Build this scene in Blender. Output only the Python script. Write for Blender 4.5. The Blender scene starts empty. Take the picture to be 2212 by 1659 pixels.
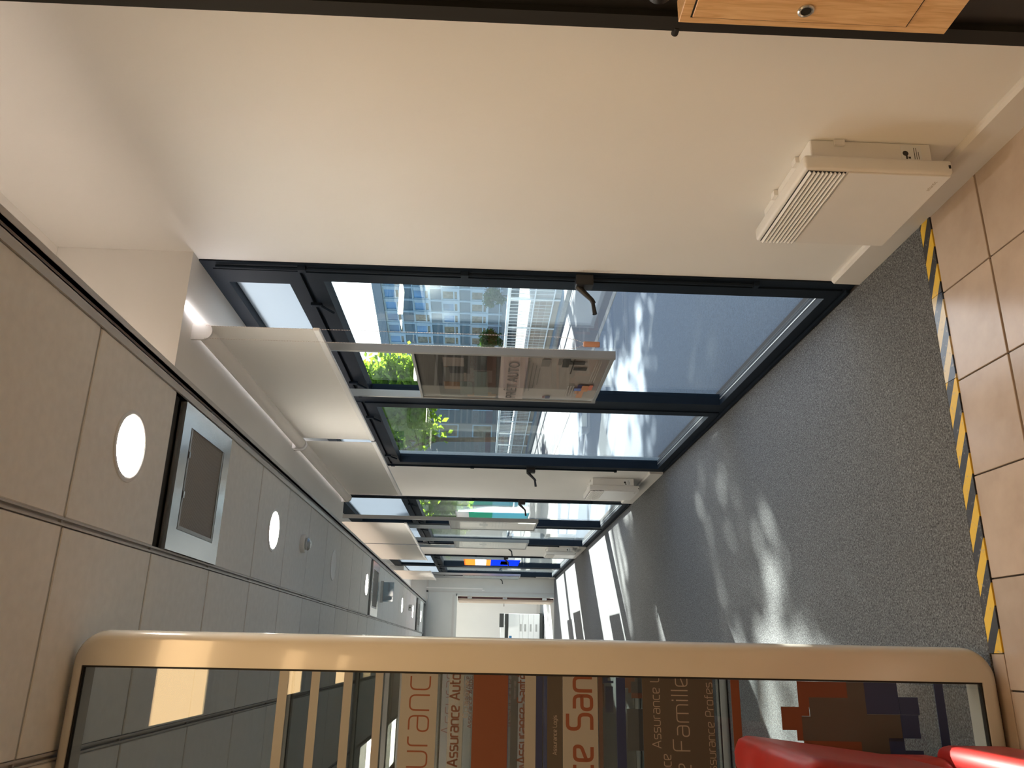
import bpy, bmesh, math, random
from mathutils import Vector, Matrix
random.seed(7)
sc = bpy.context.scene
COL = sc.collection
# ------------------------------------------------------------------ camera
cam_d = bpy.data.cameras.new('camera'); cam = bpy.data.objects.new('camera', cam_d); COL.objects.link(cam); sc.camera = cam
def cam_axes(yaw, pit, rol):
    cy, sy, cp, sp, cr, sr = math.cos(yaw), math.sin(yaw), math.cos(pit), math.sin(pit), math.cos(rol), math.sin(rol)
    f = Vector((sy*cp, cy*cp, sp)); r = Vector((cy, -sy, 0)); u = r.cross(f)
    return cr*r + sr*u, -sr*r + cr*u, f
R_, U_, F_ = cam_axes(.325105, -.030438, .030649)
X_, Y_, Z_ = -U_, R_, -F_          # the phone was held on its side: the picture's right is the room's down
cam.matrix_world = Matrix(((X_.x, Y_.x, Z_.x, 0), (X_.y, Y_.y, Z_.y, 0), (X_.z, Y_.z, Z_.z, 1.46), (0, 0, 0, 1)))
cam_d.sensor_fit = 'HORIZONTAL'; cam_d.sensor_width = 36; cam_d.lens = 1715.0/2212*36
cam_d.clip_start = .02; cam_d.clip_end = 400
# ------------------------------------------------------------------ world, sun, exposure
SUN = Vector((1, 1.06, 1.06)).normalized()
w = bpy.data.worlds.new('sky'); sc.world = w; w.use_nodes = True
nt = w.node_tree; bg = nt.nodes['Background']; sky = nt.nodes.new('ShaderNodeTexSky')
sky.sky_type = 'NISHITA'; sky.sun_disc = False; sky.sun_elevation = math.asin(SUN.z); sky.sun_rotation = math.atan2(SUN.x, SUN.y)
sky.air_density = 1.0; sky.dust_density = 1.6; sky.ozone_density = 1.0
nt.links.new(sky.outputs[0], bg.inputs[0]); bg.inputs[1].default_value = .42
sd = bpy.data.lights.new('sun', 'SUN'); so = bpy.data.objects.new('sun', sd); COL.objects.link(so)
sd.energy = 44; sd.color = (1, .95, .87); sd.angle = math.radians(.53)
so.rotation_euler = SUN.to_track_quat('Z', 'Y').to_euler(); so.location = (20, 20, 25)
PANEL_L, DOWN_L, STRIP_L, COVE_L = 12.5, 85.0, 20.0, 12.0
vs = sc.view_settings; vs.view_transform = 'Standard'; vs.look = 'None'; vs.gamma = 1; vs.exposure = .12; vs.use_curve_mapping = False
sc.cycles.use_denoising = True; sc.cycles.max_bounces = 10; sc.cycles.transparent_max_bounces = 24
sc.cycles.diffuse_bounces = 6; sc.cycles.sample_clamp_indirect = 8
# ------------------------------------------------------------------ materials
def lin(c): return tuple((x/12.92 if x <= .04045 else ((x+.055)/1.055)**2.4) for x in c)
def hexc(h): return lin(tuple(int(h[i:i+2], 16)/255 for i in (0, 2, 4)))
class NT:
    def __init__(s, name):
        s.m = bpy.data.materials.new(name); s.m.use_nodes = True; s.t = s.m.node_tree; s.t.nodes.clear()
        s.o = s.n('ShaderNodeOutputMaterial')
    def n(s, k, **kw):
        x = s.t.nodes.new(k)
        for a, b in kw.items(): setattr(x, a, b)
        return x
    def l(s, a, b): s.t.links.new(a, b)
    def out(s, sh): s.l(sh, s.o.inputs[0])
    def bsdf(s, col, rough=.5, metal=0, spec=.5, coat=0):
        b = s.n('ShaderNodeBsdfPrincipled')
        b.inputs['Base Color'].default_value = (*col, 1); b.inputs['Roughness'].default_value = rough
        b.inputs['Metallic'].default_value = metal; b.inputs['Specular IOR Level'].default_value = spec
        b.inputs['Coat Weight'].default_value = coat; b.inputs['Coat Roughness'].default_value = .05
        return b
    def noise(s, scale, detail=2, rough=.5, obj=True):
        tc = s.n('ShaderNodeTexCoord'); q = s.n('ShaderNodeTexNoise'); q.inputs['Scale'].default_value = scale
        q.inputs['Detail'].default_value = detail; q.inputs['Roughness'].default_value = rough
        s.l(tc.outputs['Object'], q.inputs['Vector']); return q
    def ramp(s, src, stops, interp='LINEAR'):
        r = s.n('ShaderNodeValToRGB'); r.color_ramp.interpolation = interp
        e = r.color_ramp.elements
        while len(e) < len(stops): e.new(.5)
        for x, (p, c) in zip(e, stops): x.position = p; x.color = (*c, 1)
        s.l(src, r.inputs[0]); return r
    def bump(s, src, b, strength=.2, dist=.001):
        k = s.n('ShaderNodeBump'); k.inputs['Strength'].default_value = strength; k.inputs['Distance'].default_value = dist
        s.l(src, k.inputs['Height']); s.l(k.outputs[0], b.inputs['Normal'])
def plain(name, col, rough=.5, metal=0, spec=.5, coat=0, var=.06, scale=6, bump=0, bscale=200):
    k = NT(name); b = k.bsdf(col, rough, metal, spec, coat)
    if var:
        q = k.noise(scale); lo = tuple(c*(1-var) for c in col); hi = tuple(min(1, c*(1+var)) for c in col)
        r = k.ramp(q.outputs[0], [(.3, lo), (.7, hi)]); k.l(r.outputs[0], b.inputs['Base Color'])
    if bump: k.bump(k.noise(bscale).outputs[0], b, bump)
    k.out(b.outputs[0]); return k.m
def glass(name, tint=(.93, .97, .97), ior=1.62, rough=0.0):
    k = NT(name); g = k.n('ShaderNodeNewGeometry'); mr = k.n('ShaderNodeMapRange')
    mr.inputs['To Min'].default_value = ior; mr.inputs['To Max'].default_value = 1/ior
    k.l(g.outputs['Backfacing'], mr.inputs['Value'])
    fr = k.n('ShaderNodeFresnel'); k.l(mr.outputs[0], fr.inputs['IOR'])
    t = k.n('ShaderNodeBsdfTransparent'); t.inputs[0].default_value = (*tint, 1)
    gl = k.n('ShaderNodeBsdfGlossy'); gl.inputs['Roughness'].default_value = rough; gl.inputs[0].default_value = (.95, .97, .96, 1)
    mx = k.n('ShaderNodeMixShader'); k.l(fr.outputs[0], mx.inputs[0]); k.l(t.outputs[0], mx.inputs[1]); k.l(gl.outputs[0], mx.inputs[2])
    k.out(mx.outputs[0]); return k.m
def film(name, col, opac, rough=.45):
    k = NT(name); b = k.bsdf(col, rough); t = k.n('ShaderNodeBsdfTransparent'); mx = k.n('ShaderNodeMixShader'); mx.inputs[0].default_value = opac
    k.l(t.outputs[0], mx.inputs[1]); k.l(b.outputs[0], mx.inputs[2]); k.out(mx.outputs[0]); return k.m
def transl(name, col, mix=.5, tcol=None):
    k = NT(name); d = k.n('ShaderNodeBsdfDiffuse'); d.inputs[0].default_value = (*col, 1)
    t = k.n('ShaderNodeBsdfTranslucent'); t.inputs[0].default_value = (*(tcol or col), 1)
    mx = k.n('ShaderNodeMixShader'); mx.inputs[0].default_value = mix
    k.l(d.outputs[0], mx.inputs[1]); k.l(t.outputs[0], mx.inputs[2]); k.out(mx.outputs[0]); return k.m
def emit(name, col, s):
    k = NT(name); e = k.n('ShaderNodeEmission'); e.inputs[0].default_value = (*col, 1); e.inputs[1].default_value = s; k.out(e.outputs[0]); return k.m
M = {}
M['wall'] = plain('white_wall_paint', (.80, .79, .765), .6, var=.02, scale=2, bump=.05, bscale=400)
M['wall_grey'] = plain('grey_wall_paint', (.34, .34, .33), .6, var=.02); M['wall_dim'] = plain('grey_white_partition', (.55, .56, .54), .5, var=.02)
M['tile_c'] = plain('ceiling_tile_paint', (.84, .83, .80), .75, spec=.15, var=.03, scale=30, bump=.1, bscale=900)
M['grid'] = plain('ceiling_grid_metal', (.5, .49, .47), .4, var=.03)
M['grid_dark'] = plain('ceiling_gap', (.03, .03, .03), .8)
M['steel'] = plain('satin_aluminium', (.62, .63, .63), .22, metal=.9, var=.04, scale=20)
M['alu'] = plain('grey_aluminium', (.36, .37, .37), .38, metal=.55, var=.04)
M['navy'] = plain('dark_navy_frame', (.009, .015, .024), .55, spec=.12, var=.1)
M['black'] = plain('black_plastic', (.012, .012, .013), .4, var=.1)
M['rubber'] = plain('black_rubber', (.008, .008, .008), .8)
M['white'] = plain('white_enamel', (.74, .73, .71), .32, var=.02)
M['white_pl'] = plain('white_plastic', (.72, .71, .69), .35, var=.02)
M['cream'] = plain('cream_lacquer', (.56, .53, .475), .2, spec=.5, coat=.35, var=.02)
M['base'] = plain('baseboard_paint', (.66, .64, .61), .45, var=.03)
M['glass'] = glass('window_glass'); M['pglass'] = glass('partition_glass', (.76, .775, .765), 1.5)
M['acrylic'] = glass('acrylic_cover', (.95, .95, .95), 1.45, .02)
M['frost'] = transl('frosted_glass', (.42, .46, .48), .5, (.42, .47, .52))
M['fabric'] = transl('blind_fabric', (.84, .82, .78), .22)
M['salmon'] = plain('salmon_plastic', (.55, .3, .22), .45)
M['bead'] = plain('bead_chain', (.6, .52, .48), .35)
M['led'] = emit('cool_led', (1, .93, .92), STRIP_L); M['cove'] = emit('cove_led', (1, .82, .68), COVE_L)
M['down'] = emit('downlight_glow', (1, .93, .82), DOWN_L); M['panel'] = emit('warm_panel_glow', (1, .65, .32), PANEL_L); M['panel2'] = emit('soft_panel_glow', (1, .90, .74), PANEL_L*1.9)
M['room_fill'] = emit('far_room_fill_glow', (1, .95, .85), 60); M['unlit'] = plain('downlight_unlit', (.75, .76, .74), .4, var=.02)
M['mesh_g'] = plain('grille_mesh', (.34, .335, .32), .6, var=.1, scale=300, bump=.5, bscale=700)
M['asphalt'] = plain('pavement_asphalt', (.076, .108, .152), .85, var=.25, scale=90, bump=.3, bscale=300)
M['road'] = plain('road_asphalt', (.062, .07, .085), .85, var=.15, scale=40)
M['earth'] = plain('dark_planting', (.028, .04, .03), .9, var=.4, scale=1.5); M['kerb'] = plain('kerb_stone', (.22, .22, .21), .8, var=.15, scale=12)
M['concrete'] = plain('concrete', (.36, .37, .37), .8, var=.1)
M['railing'] = plain('white_railing', (.66, .7, .7), .4)
M['bwhite'] = plain('facade_white', (.36, .50, .60), .5)  # bluish haze over the apartment block is put into these facade colours
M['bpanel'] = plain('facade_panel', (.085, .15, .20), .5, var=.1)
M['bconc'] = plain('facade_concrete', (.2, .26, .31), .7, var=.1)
M['bglass'] = plain('facade_glass', (.05, .20, .42), .06, spec=.8, var=.5, scale=.35)  # blue of the reflected sky painted into the facade pane colour
M['bglass2'] = plain('facade_glass_dull', (.12, .12, .1), .1, spec=.6, var=.6, scale=3)
M['bark'] = plain('bark', (.08, .06, .045), .9, var=.3, scale=20)
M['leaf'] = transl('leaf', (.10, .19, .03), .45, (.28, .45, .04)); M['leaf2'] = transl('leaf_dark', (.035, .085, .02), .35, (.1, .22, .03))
M['beige_b'] = plain('pale_render', (.22, .23, .23), .8, var=.05)
M['red'] = plain('red_leather', (.27, .009, .007), .38, var=.08, scale=30, bump=.08, bscale=500)
M['red_d'] = plain('red_piping', (.22, .008, .008), .45)
M['film_g'] = film('grey_frosted_film', (.27, .262, .255), .97)
M['film_f'] = film('pale_frosted_film', (.34, .36, .35), .35)
M['film_o'] = plain('orange_film', (.135, .036, .013), .5, var=.03)
M['film_b'] = plain('blue_film', (.010, .022, .085), .5, var=.03)
M['film_br'] = film('brown_translucent_film', (.06, .05, .044), .93)
M['let_o'] = plain('orange_lettering', (.17, .045, .02), .5, var=0); M['let_p'] = plain('pale_lettering', (.26, .22, .19), .5, var=0)
M['let_d'] = plain('brown_lettering', (.11, .042, .026), .5, var=0)
M['door_b'] = plain('beige_door', (.58, .46, .37), .5, var=.03); M['door_shade'] = plain('hinge_gap_shade', (.09, .03, .03), .5)
M['pr_w'] = plain('printer_white', (.72, .74, .75), .4, var=.02); M['pr_d'] = plain('printer_dark', (.03, .035, .035), .4)
def oak():
    k = NT('oak_veneer'); b = k.bsdf((.5, .3, .14), .42); tc = k.n('ShaderNodeTexCoord'); mp = k.n('ShaderNodeMapping'); mp.inputs['Scale'].default_value = (14, 14, 1.2)
    q = k.n('ShaderNodeTexNoise'); q.inputs['Scale'].default_value = 9; q.inputs['Detail'].default_value = 6; q.inputs['Distortion'].default_value = .8
    k.l(tc.outputs['Object'], mp.inputs[0]); k.l(mp.outputs[0], q.inputs['Vector'])
    r = k.ramp(q.outputs[0], [(.3, (.54, .32, .15)), (.5, (.68, .44, .23)), (.7, (.76, .53, .30))]); k.l(r.outputs[0], b.inputs['Base Color']); k.out(b.outputs[0]); return k.m
M['oak'] = oak()
def carpet_m():
    k = NT('carpet_pile'); b = k.bsdf((.1, .1, .1), .95, spec=.1); q = k.noise(170, 3, .7)
    r = k.ramp(q.outputs[0], [(.30, (.035, .034, .034)), (.47, (.108, .112, .115)), (.60, (.17, .176, .18)), (.74, (.325, .334, .34))]); k.l(r.outputs[0], b.inputs['Base Color'])
    k.bump(q.outputs[0], b, .5, .003); k.out(b.outputs[0]); return k.m
M['carpet'] = carpet_m()
def tile_m():
    k = NT('floor_tile_glaze'); b = k.bsdf((.5, .4, .33), .22, spec=.6); oi = k.n('ShaderNodeObjectInfo')
    q = k.noise(5, 4, .6); r = k.ramp(q.outputs[0], [(.25, (.40, .31, .245)), (.5, (.47, .375, .30)), (.8, (.53, .43, .355))])
    h = k.n('ShaderNodeHueSaturation'); mr = k.n('ShaderNodeMapRange'); mr.inputs['To Min'].default_value = .9; mr.inputs['To Max'].default_value = 1.08
    k.l(oi.outputs['Random'], mr.inputs[0]); k.l(mr.outputs[0], h.inputs['Value']); k.l(r.outputs[0], h.inputs['Color']); k.l(h.outputs[0], b.inputs['Base Color'])
    k.bump(k.noise(120).outputs[0], b, .05); k.out(b.outputs[0]); return k.m
M['tile'] = tile_m(); M['grout'] = plain('dark_grout', (.055, .045, .04), .9)
def tape_m(name, yel, blk, rough):
    k = NT(name); b = k.bsdf(yel, rough, spec=.5); tc = k.n('ShaderNodeTexCoord'); sp = k.n('ShaderNodeSeparateXYZ'); k.l(tc.outputs['Object'], sp.inputs[0])
    m1 = k.n('ShaderNodeMath', operation='MULTIPLY'); m1.inputs[1].default_value = 1.7; k.l(sp.outputs[1], m1.inputs[0])
    m2 = k.n('ShaderNodeMath', operation='ADD'); k.l(sp.outputs[0], m2.inputs[0]); k.l(m1.outputs[0], m2.inputs[1])
    m3 = k.n('ShaderNodeMath', operation='MULTIPLY'); m3.inputs[1].default_value = 1/.127; k.l(m2.outputs[0], m3.inputs[0])
    m5 = k.n('ShaderNodeMath', operation='ADD'); m5.inputs[1].default_value = 40.05; k.l(m3.outputs[0], m5.inputs[0])
    m4 = k.n('ShaderNodeMath', operation='FRACT'); k.l(m5.outputs[0], m4.inputs[0])
    r = k.ramp(m4.outputs[0], [(0, yel), (.5, blk)], 'CONSTANT')
    q = k.noise(60, 4, .7); r2 = k.ramp(q.outputs[0], [(.58, (0, 0, 0)), (.75, (1, 1, 1))])
    mx = k.n('ShaderNodeMix', data_type='RGBA'); k.l(r2.outputs[0], mx.inputs[0]); k.l(r.outputs[0], mx.inputs[6]); mx.inputs[7].default_value = (.3, .27, .22, 1)
    k.l(mx.outputs[2], b.inputs['Base Color']); k.out(b.outputs[0]); return k.m
M['tape'] = tape_m('hazard_tape_print', (.72, .46, .03), (.02, .02, .024), .4)
M['tape_sheen'] = tape_m('hazard_tape_sheen', (.62, .50, .26), (.06, .08, .12), .16)  # pale bluish colours imitate window light reflected on the glossy middle piece
def brick_m():
    k = NT('brick_wall'); b = k.bsdf((.3, .25, .2), .9); tc = k.n('ShaderNodeTexCoord'); mp = k.n('ShaderNodeMapping'); mp.inputs['Rotation'].default_value = (math.radians(90), 0, math.radians(90))
    q = k.n('ShaderNodeTexBrick'); q.inputs['Scale'].default_value = 3.5; q.inputs['Color1'].default_value = (.30, .27, .22, 1); q.inputs['Color2'].default_value = (.24, .2, .17, 1); q.inputs['Mortar'].default_value = (.42, .41, .38, 1)
    k.l(tc.outputs['Object'], mp.inputs[0]); k.l(mp.outputs[0], q.inputs['Vector']); k.l(q.outputs[0], b.inputs['Base Color']); k.out(b.outputs[0]); return k.m
M['brick'] = brick_m()
def col(name, h, rough=.5, var=.05):
    if name not in M: M[name] = plain(name, hexc(h), rough, var=var)
    return M[name]
# ------------------------------------------------------------------ helpers
ORG = {}
def box(bm, x0, x1, y0, y1, z0, z1, bev=0, seg=2):
    vs_ = [bm.verts.new((x, y, z)) for x in (x0, x1) for y in (y0, y1) for z in (z0, z1)]
    fs = [bm.faces.new([vs_[i] for i in q]) for q in ((0, 1, 3, 2), (4, 6, 7, 5), (0, 4, 5, 1), (2, 3, 7, 6), (0, 2, 6, 4), (1, 5, 7, 3))]
    if bev:
        es = set(e for f in fs for e in f.edges)
        bmesh.ops.bevel(bm, geom=list(es), offset=bev, segments=seg, profile=.5, affect='EDGES')
def cyl(bm, p, q, r0, r1=None, n=16, caps=True):
    r1 = r0 if r1 is None else r1
    p, q = Vector(p), Vector(q); d = (q-p).normalized(); a = d.orthogonal().normalized(); b = d.cross(a)
    A = [bm.verts.new(p + r0*(math.cos(t)*a + math.sin(t)*b)) for t in [2*math.pi*i/n for i in range(n)]]
    B = [bm.verts.new(q + r1*(math.cos(t)*a + math.sin(t)*b)) for t in [2*math.pi*i/n for i in range(n)]]
    for i in range(n): bm.faces.new((A[i], A[(i+1) % n], B[(i+1) % n], B[i]))
    if caps: bm.faces.new(A[::-1]); bm.faces.new(B)
def lathe(bm, c, prof, n=32, axis=(0, 0, 1)):
    c = Vector(c); d = Vector(axis).normalized(); a = d.orthogonal().normalized(); b = d.cross(a); prev = None
    for r, h in prof:
        ring = [bm.verts.new(c + d*h + max(r, 1e-5)*(math.cos(2*math.pi*i/n)*a + math.sin(2*math.pi*i/n)*b)) for i in range(n)]
        if prev:
            for i in range(n): bm.faces.new((prev[i], prev[(i+1) % n], ring[(i+1) % n], ring[i]))
        prev = ring
def extr(bm, pts, ax, a0, a1):
    """polygon pts (2-D) extruded along axis ax ('x','y','z')"""
    def P(p, a): return {'x': (a, p[0], p[1]), 'y': (p[0], a, p[1]), 'z': (p[0], p[1], a)}[ax]
    A = [bm.verts.new(P(p, a0)) for p in pts]; B = [bm.verts.new(P(p, a1)) for p in pts]
    n = len(pts)
    for i in range(n): bm.faces.new((A[i], A[(i+1) % n], B[(i+1) % n], B[i]))
    bm.faces.new(A[::-1]); bm.faces.new(B)
def obj(name, bm, mat, parent=None, kind=None, label=None, smooth=False, loc=None):
    bmesh.ops.recalc_face_normals(bm, faces=bm.faces[:])
    o_ = Vector(loc) if loc else (ORG[parent.name] if parent else Vector((0, 0, 0)))
    if o_.length: bmesh.ops.translate(bm, verts=bm.verts[:], vec=-o_)
    me = bpy.data.meshes.new(name); bm.to_mesh(me); bm.free()
    if smooth:
        me.polygons.foreach_set('use_smooth', [True]*len(me.polygons))
        try: me.set_sharp_from_angle(angle=math.radians(40))
        except Exception: pass
    me.materials.append(M[mat] if isinstance(mat, str) else mat)
    o = bpy.data.objects.new(name, me); COL.objects.link(o)
    if parent: o.parent = parent
    else: o.location = o_
    ORG[o.name] = o_
    if kind: o['kind'] = kind
    if label: o['label'] = label
    return o
def B(name, mat, parent, *boxes, bev=0, **kw):
    bm = bmesh.new()
    for b in boxes: box(bm, *b, bev=bev)
    return obj(name, bm, mat, parent, **kw)
def tag(o, label, cat, group=None):
    o['label'] = label; o['category'] = cat
    if group: o['group'] = group
    return o
def thing(name, loc, label=None, cat=None, group=None, kind=None):
    o = bpy.data.objects.new(name, None); COL.objects.link(o); o.location = loc; o.empty_display_size = .1; ORG[o.name] = Vector(loc)
    if label: tag(o, label, cat, group)
    if kind: o['kind'] = kind
    return o
def copy_tree(o, loc, label=None):
    def rec(s, par):
        c = s.copy(); COL.objects.link(c); c.parent = par; ORG[c.name] = ORG[s.name]
        for ch in [x for x in list(COL.objects) if x.parent == s]: rec(ch, c)
        return c
    r = rec(o, None); r.location = loc
    if label: r['label'] = label
    return r
def share(o, loc):
    c = o.copy(); COL.objects.link(c); c.location = loc; return c
# ================================================================== SETTING
FY = 16.40
# ---- floor: grout slab with separate tiles near, carpet beyond
bm = bmesh.new(); box(bm, -2.7, 1.6, -3.2, 20.5, -.12, -.009); floor = obj('floor', bm, 'grout', kind='structure')
B('far_room_floor', 'concrete', floor, (-2.6, 1.42, FY-.028, 20.4, -.0089, .0))
TX, TY, GAP = .300, .2975, .0045
rows = [(2.0365, 2.2830)] + [(2.0325 - TY*(i+1) + 0, 2.0325 - TY*i) for i in range(6)]
proto = {}
for (ya, yb) in rows:
    for k in range(-5, 10):
        xb = 1.4235 - TX*k if k > 0 else 1.4235 - TX*k
        xb = 1.4240 - TX*k; xa = xb - TX
        if k < 0 or xa < -1.5: continue
        h = round(yb-ya, 3)
        if h not in proto:
            bm = bmesh.new(); box(bm, GAP/2, TX-GAP/2, GAP/2, yb-ya-GAP/2, -.009, 0, bev=.0012, seg=1)
            o = obj('tile', bm, 'tile', floor); proto[h] = o; o.location = (xa, ya, 0)
        else:
            o = share(proto[h], (xa, ya, 0)); o.name = 'tile'
bm = bmesh.new(); box(bm, -2.58, 1.402, 2.3425, FY-.03, -.009, .004, bev=.002, seg=1)
carpet = tag(obj('entrance_carpet', bm, 'carpet', loc=(0, 2.338, -.009)), 'dark grey speckled carpet running down the corridor from the tiled floor', 'carpet')
for k in range(6):
    xb = .020 - .30*k; bm = bmesh.new(); box(bm, xb-.2975, xb, 2.2845, 2.3405, -.009, 0, bev=.0012, seg=1); obj('tile', bm, 'tile', floor)
# ---- hazard tape, three pieces along the carpet edge
for (xa, xb, m, lb) in ((1.130, 1.418, 'tape', 'short black and yellow hazard tape piece next to the wall heater'),
                        (.836, 1.128, 'tape_sheen', 'glossy middle piece of hazard tape, bluish window shine painted into its pale colours'),
                        (.022, .834, 'tape', 'long black and yellow hazard tape piece reaching the glazed partition')):
    bm = bmesh.new(); box(bm, xa, xb, 2.2825, 2.3418, -.0088, .0036, bev=0); tag(obj('hazard_tape', bm, m, loc=(0, 2.3, 0)), lb, 'tape')
# ---- walls
WX = 1.425; WO = 1.54
W1, W2, W3 = (2.82, 6.35), (7.76, 11.29), (12.70, 16.20)
bm = bmesh.new()
for (a, b, z0, z1) in ((-3.2, W1[0], 0, 3.16), (*W1, 2.60, 3.16), (W1[1], W2[0], 0, 3.16), (*W2, 3.02, 3.16), (W2[1], W3[0], 0, 3.16), (*W3, 3.02, 3.16), (W3[1], 17.0, 0, 3.16), (17.0, 19.8, 2.45, 3.16), (19.8, 20.5, 0, 3.16)):
    box(bm, WX, WO, a, b, z0, z1)
obj('wall_right', bm, 'wall', kind='structure')
wl = B('wall_left', 'wall_grey', None, (-2.7, -2.6, -3.2, 20.5, 0, 3.16), kind='structure')
B('wall_back', 'wall', None, (-2.6, WX, -3.2, -3.1, 0, 3.16), kind='structure')
B('wall_end', 'wall', None, (-2.6, WX, 20.4, 20.5, 0, 3.16), kind='structure')
FY = 16.40
wf = B('wall_far', 'wall_dim', None, (1.055, WX, FY, FY+.08, 0, 2.99), (-2.6, 1.055, FY, FY+.08, 1.965, 2.99), (-2.6, -.05, FY, FY+.08, 0, 1.965), kind='structure')
B('panel_joint', 'grid', wf, (1.10, 1.125, FY-.012, FY+.01, 0, 2.56)); B('cable_trunk', 'white', wf, (1.165, 1.19, FY-.022, FY+.01, 1.44, 2.56))
B('panel_joint', 'grid', wf, (1.39, 1.405, FY-.012, FY+.01, 0, 2.56)); B('panel_joint', 'grid', wf, (-.05, 1.055, FY-.012, FY+.01, 1.985, 2.035))
B('panel_joint', 'grid', wf, (-.05, 1.40, FY-.012, FY+.01, 2.52, 2.56)); B('conduit_clip', 'white', wf, (1.135, 1.155, FY-.03, FY, 1.40, 1.45))
# door in the far wall: frame, open leaf
d1 = thing('door_1', (1.05, FY, 0), kind='structure')
B('door_frame', 'wall_dim', d1, (1.035, 1.06, FY-.02, FY+.1, 0, 1.965), (-.05, 1.06, FY-.02, FY+.1, 1.94, 1.99))
lf = B('door_leaf', 'door_b', d1, (.955, .99, FY+.10, FY+.98, .008, 1.93), bev=.002, label='beige door leaf standing open')
B('gap_shade', 'door_shade', lf, (.991, 1.03, FY+.095, FY+.11, .008, 1.93), label='dark strip standing in for the shaded gap at the hinges')  # dark strip painted for the shade between leaf and frame
for z in (.19, .985, 1.69): B('hinge', 'steel', lf, (.985, 1.037, FY+.06, FY+.094, z-.045, z+.045))
bm = bmesh.new(); cyl(bm, (.955, FY+.9, .98), (.90, FY+.9, .98), .009); cyl(bm, (.90, FY+.905, .98), (.90, FY+.79, .98), .009); obj('door_handle', bm, 'steel', lf)
# baseboards
for n, (a, b) in (('baseboard_near', (-3.1, 2.80)), ('baseboard_middle', (W1[1]+.01, W2[0]-.01)), ('baseboard_far', (W2[1]+.01, W3[0]-.01)), ('baseboard_end', (W3[1]+.01, FY-.02))):
    bm = bmesh.new(); extr(bm, [(1.4245, 0.0), (1.4245, .112), (1.412, .112), (1.403, .104), (1.403, 0.0)], 'y', a, b); obj(n, bm, 'base', kind='structure')
# ---- ceiling: slab, false ceiling of separate tiles, edge trim, bulkhead
cl = B('ceiling', 'wall', None, (-2.6, WX, -3.1, 20.4, 3.11, 3.16), kind='structure')
ZC = 2.57
GX = [.862, .302, -.283, -.868, -1.453, -2.038, -2.598]
GY0 = 2.15
AC_Y = [(2.77, 3.35), (8.20, 8.75), (14.40, 14.95)]
BOOTH = (3, 7, 11, 15, 19)
tp = {}
g = .006
for i in range(6):
    x1, x0 = GX[i], GX[i+1]
    for j in range(-8, 24):
        y0, y1 = GY0 + .6*j, GY0 + .6*(j+1)
        if y1 > FY: continue
        if i == 0 and j in (1, 10, 20): continue
        if i == 1 and j in (-2, -5, -8): continue
        if i == 3 and j in BOOTH: continue
        if i == 4 and j in (-2, -5, -8): continue
        if i in (4, 5) and j > 12: continue
        gx = .017 if i == 0 else .012
        k = (round(x1-x0, 3), i == 0)
        if k not in tp:
            bm = bmesh.new(); box(bm, .012, (x1-x0)-(.004 if i == 0 else .013), g, .6-g, 0, .012, bev=.0025, seg=1)
            o = obj('ceiling_tile', bm, 'tile_c', cl); tp[k] = o; o.location = (x0, y0, ZC)
        else: share(tp[k], (x0, y0, ZC)).name = 'ceiling_tile'
# hidden backing plenum + grid runners
B('plenum_backing', 'grid_dark', cl, (-2.598, .862, -2.7, FY, ZC+.03, ZC+.04))
for gx in GX[1:-1]:
    B('main_runner', 'grid', cl, (gx-.0105, gx-.0045, -2.7, FY, ZC-.002, ZC+.029), (gx+.0045, gx+.0105, -2.7, FY, ZC-.002, ZC+.029), (gx-.0105, gx+.0105, -2.7, FY, ZC+.012, ZC+.029))
for j in range(-7, 24):
    y = GY0 + .6*j
    if y < FY: B('cross_tee', 'grid', cl, (-2.598, .862, y-.0042, y+.0042, ZC+.004, ZC+.03))
B('edge_trim', 'grid', cl, (.858, .888, -3.1, FY, ZC-.006, ZC+.002), (.884, .888, -3.1, FY, ZC-.006, ZC+.03), (.888, .905, -3.1, FY, ZC+.003, ZC+.03), (.903, .926, -3.1, FY, ZC-.010, ZC+.006), (.903, .907, -3.1, FY, ZC-.01, ZC+.03), label='light grey aluminium edge trim')
B('fascia', 'wall', cl, (.79, .80, -3.1, FY, ZC+.04, 3.11), (.79, .89, -3.1, FY, ZC+.03, ZC+.04))
B('cove_lamp', 'cove', cl, (.82, .85, -1.5, 2.72, ZC+.041, ZC+.05), (.82, .85, 6.6, 16.2, ZC+.041, ZC+.05), label='warm cove light strip')
B('trim_1', 'wall', None, (.80, WX-.0005, 2.762, 6.47, 2.60, 3.1095), kind='structure')
B('trim_2', 'wall', None, (.93, WX-.0005, 14.6, FY-.001, 2.86, 3.1095), kind='structure')
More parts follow.
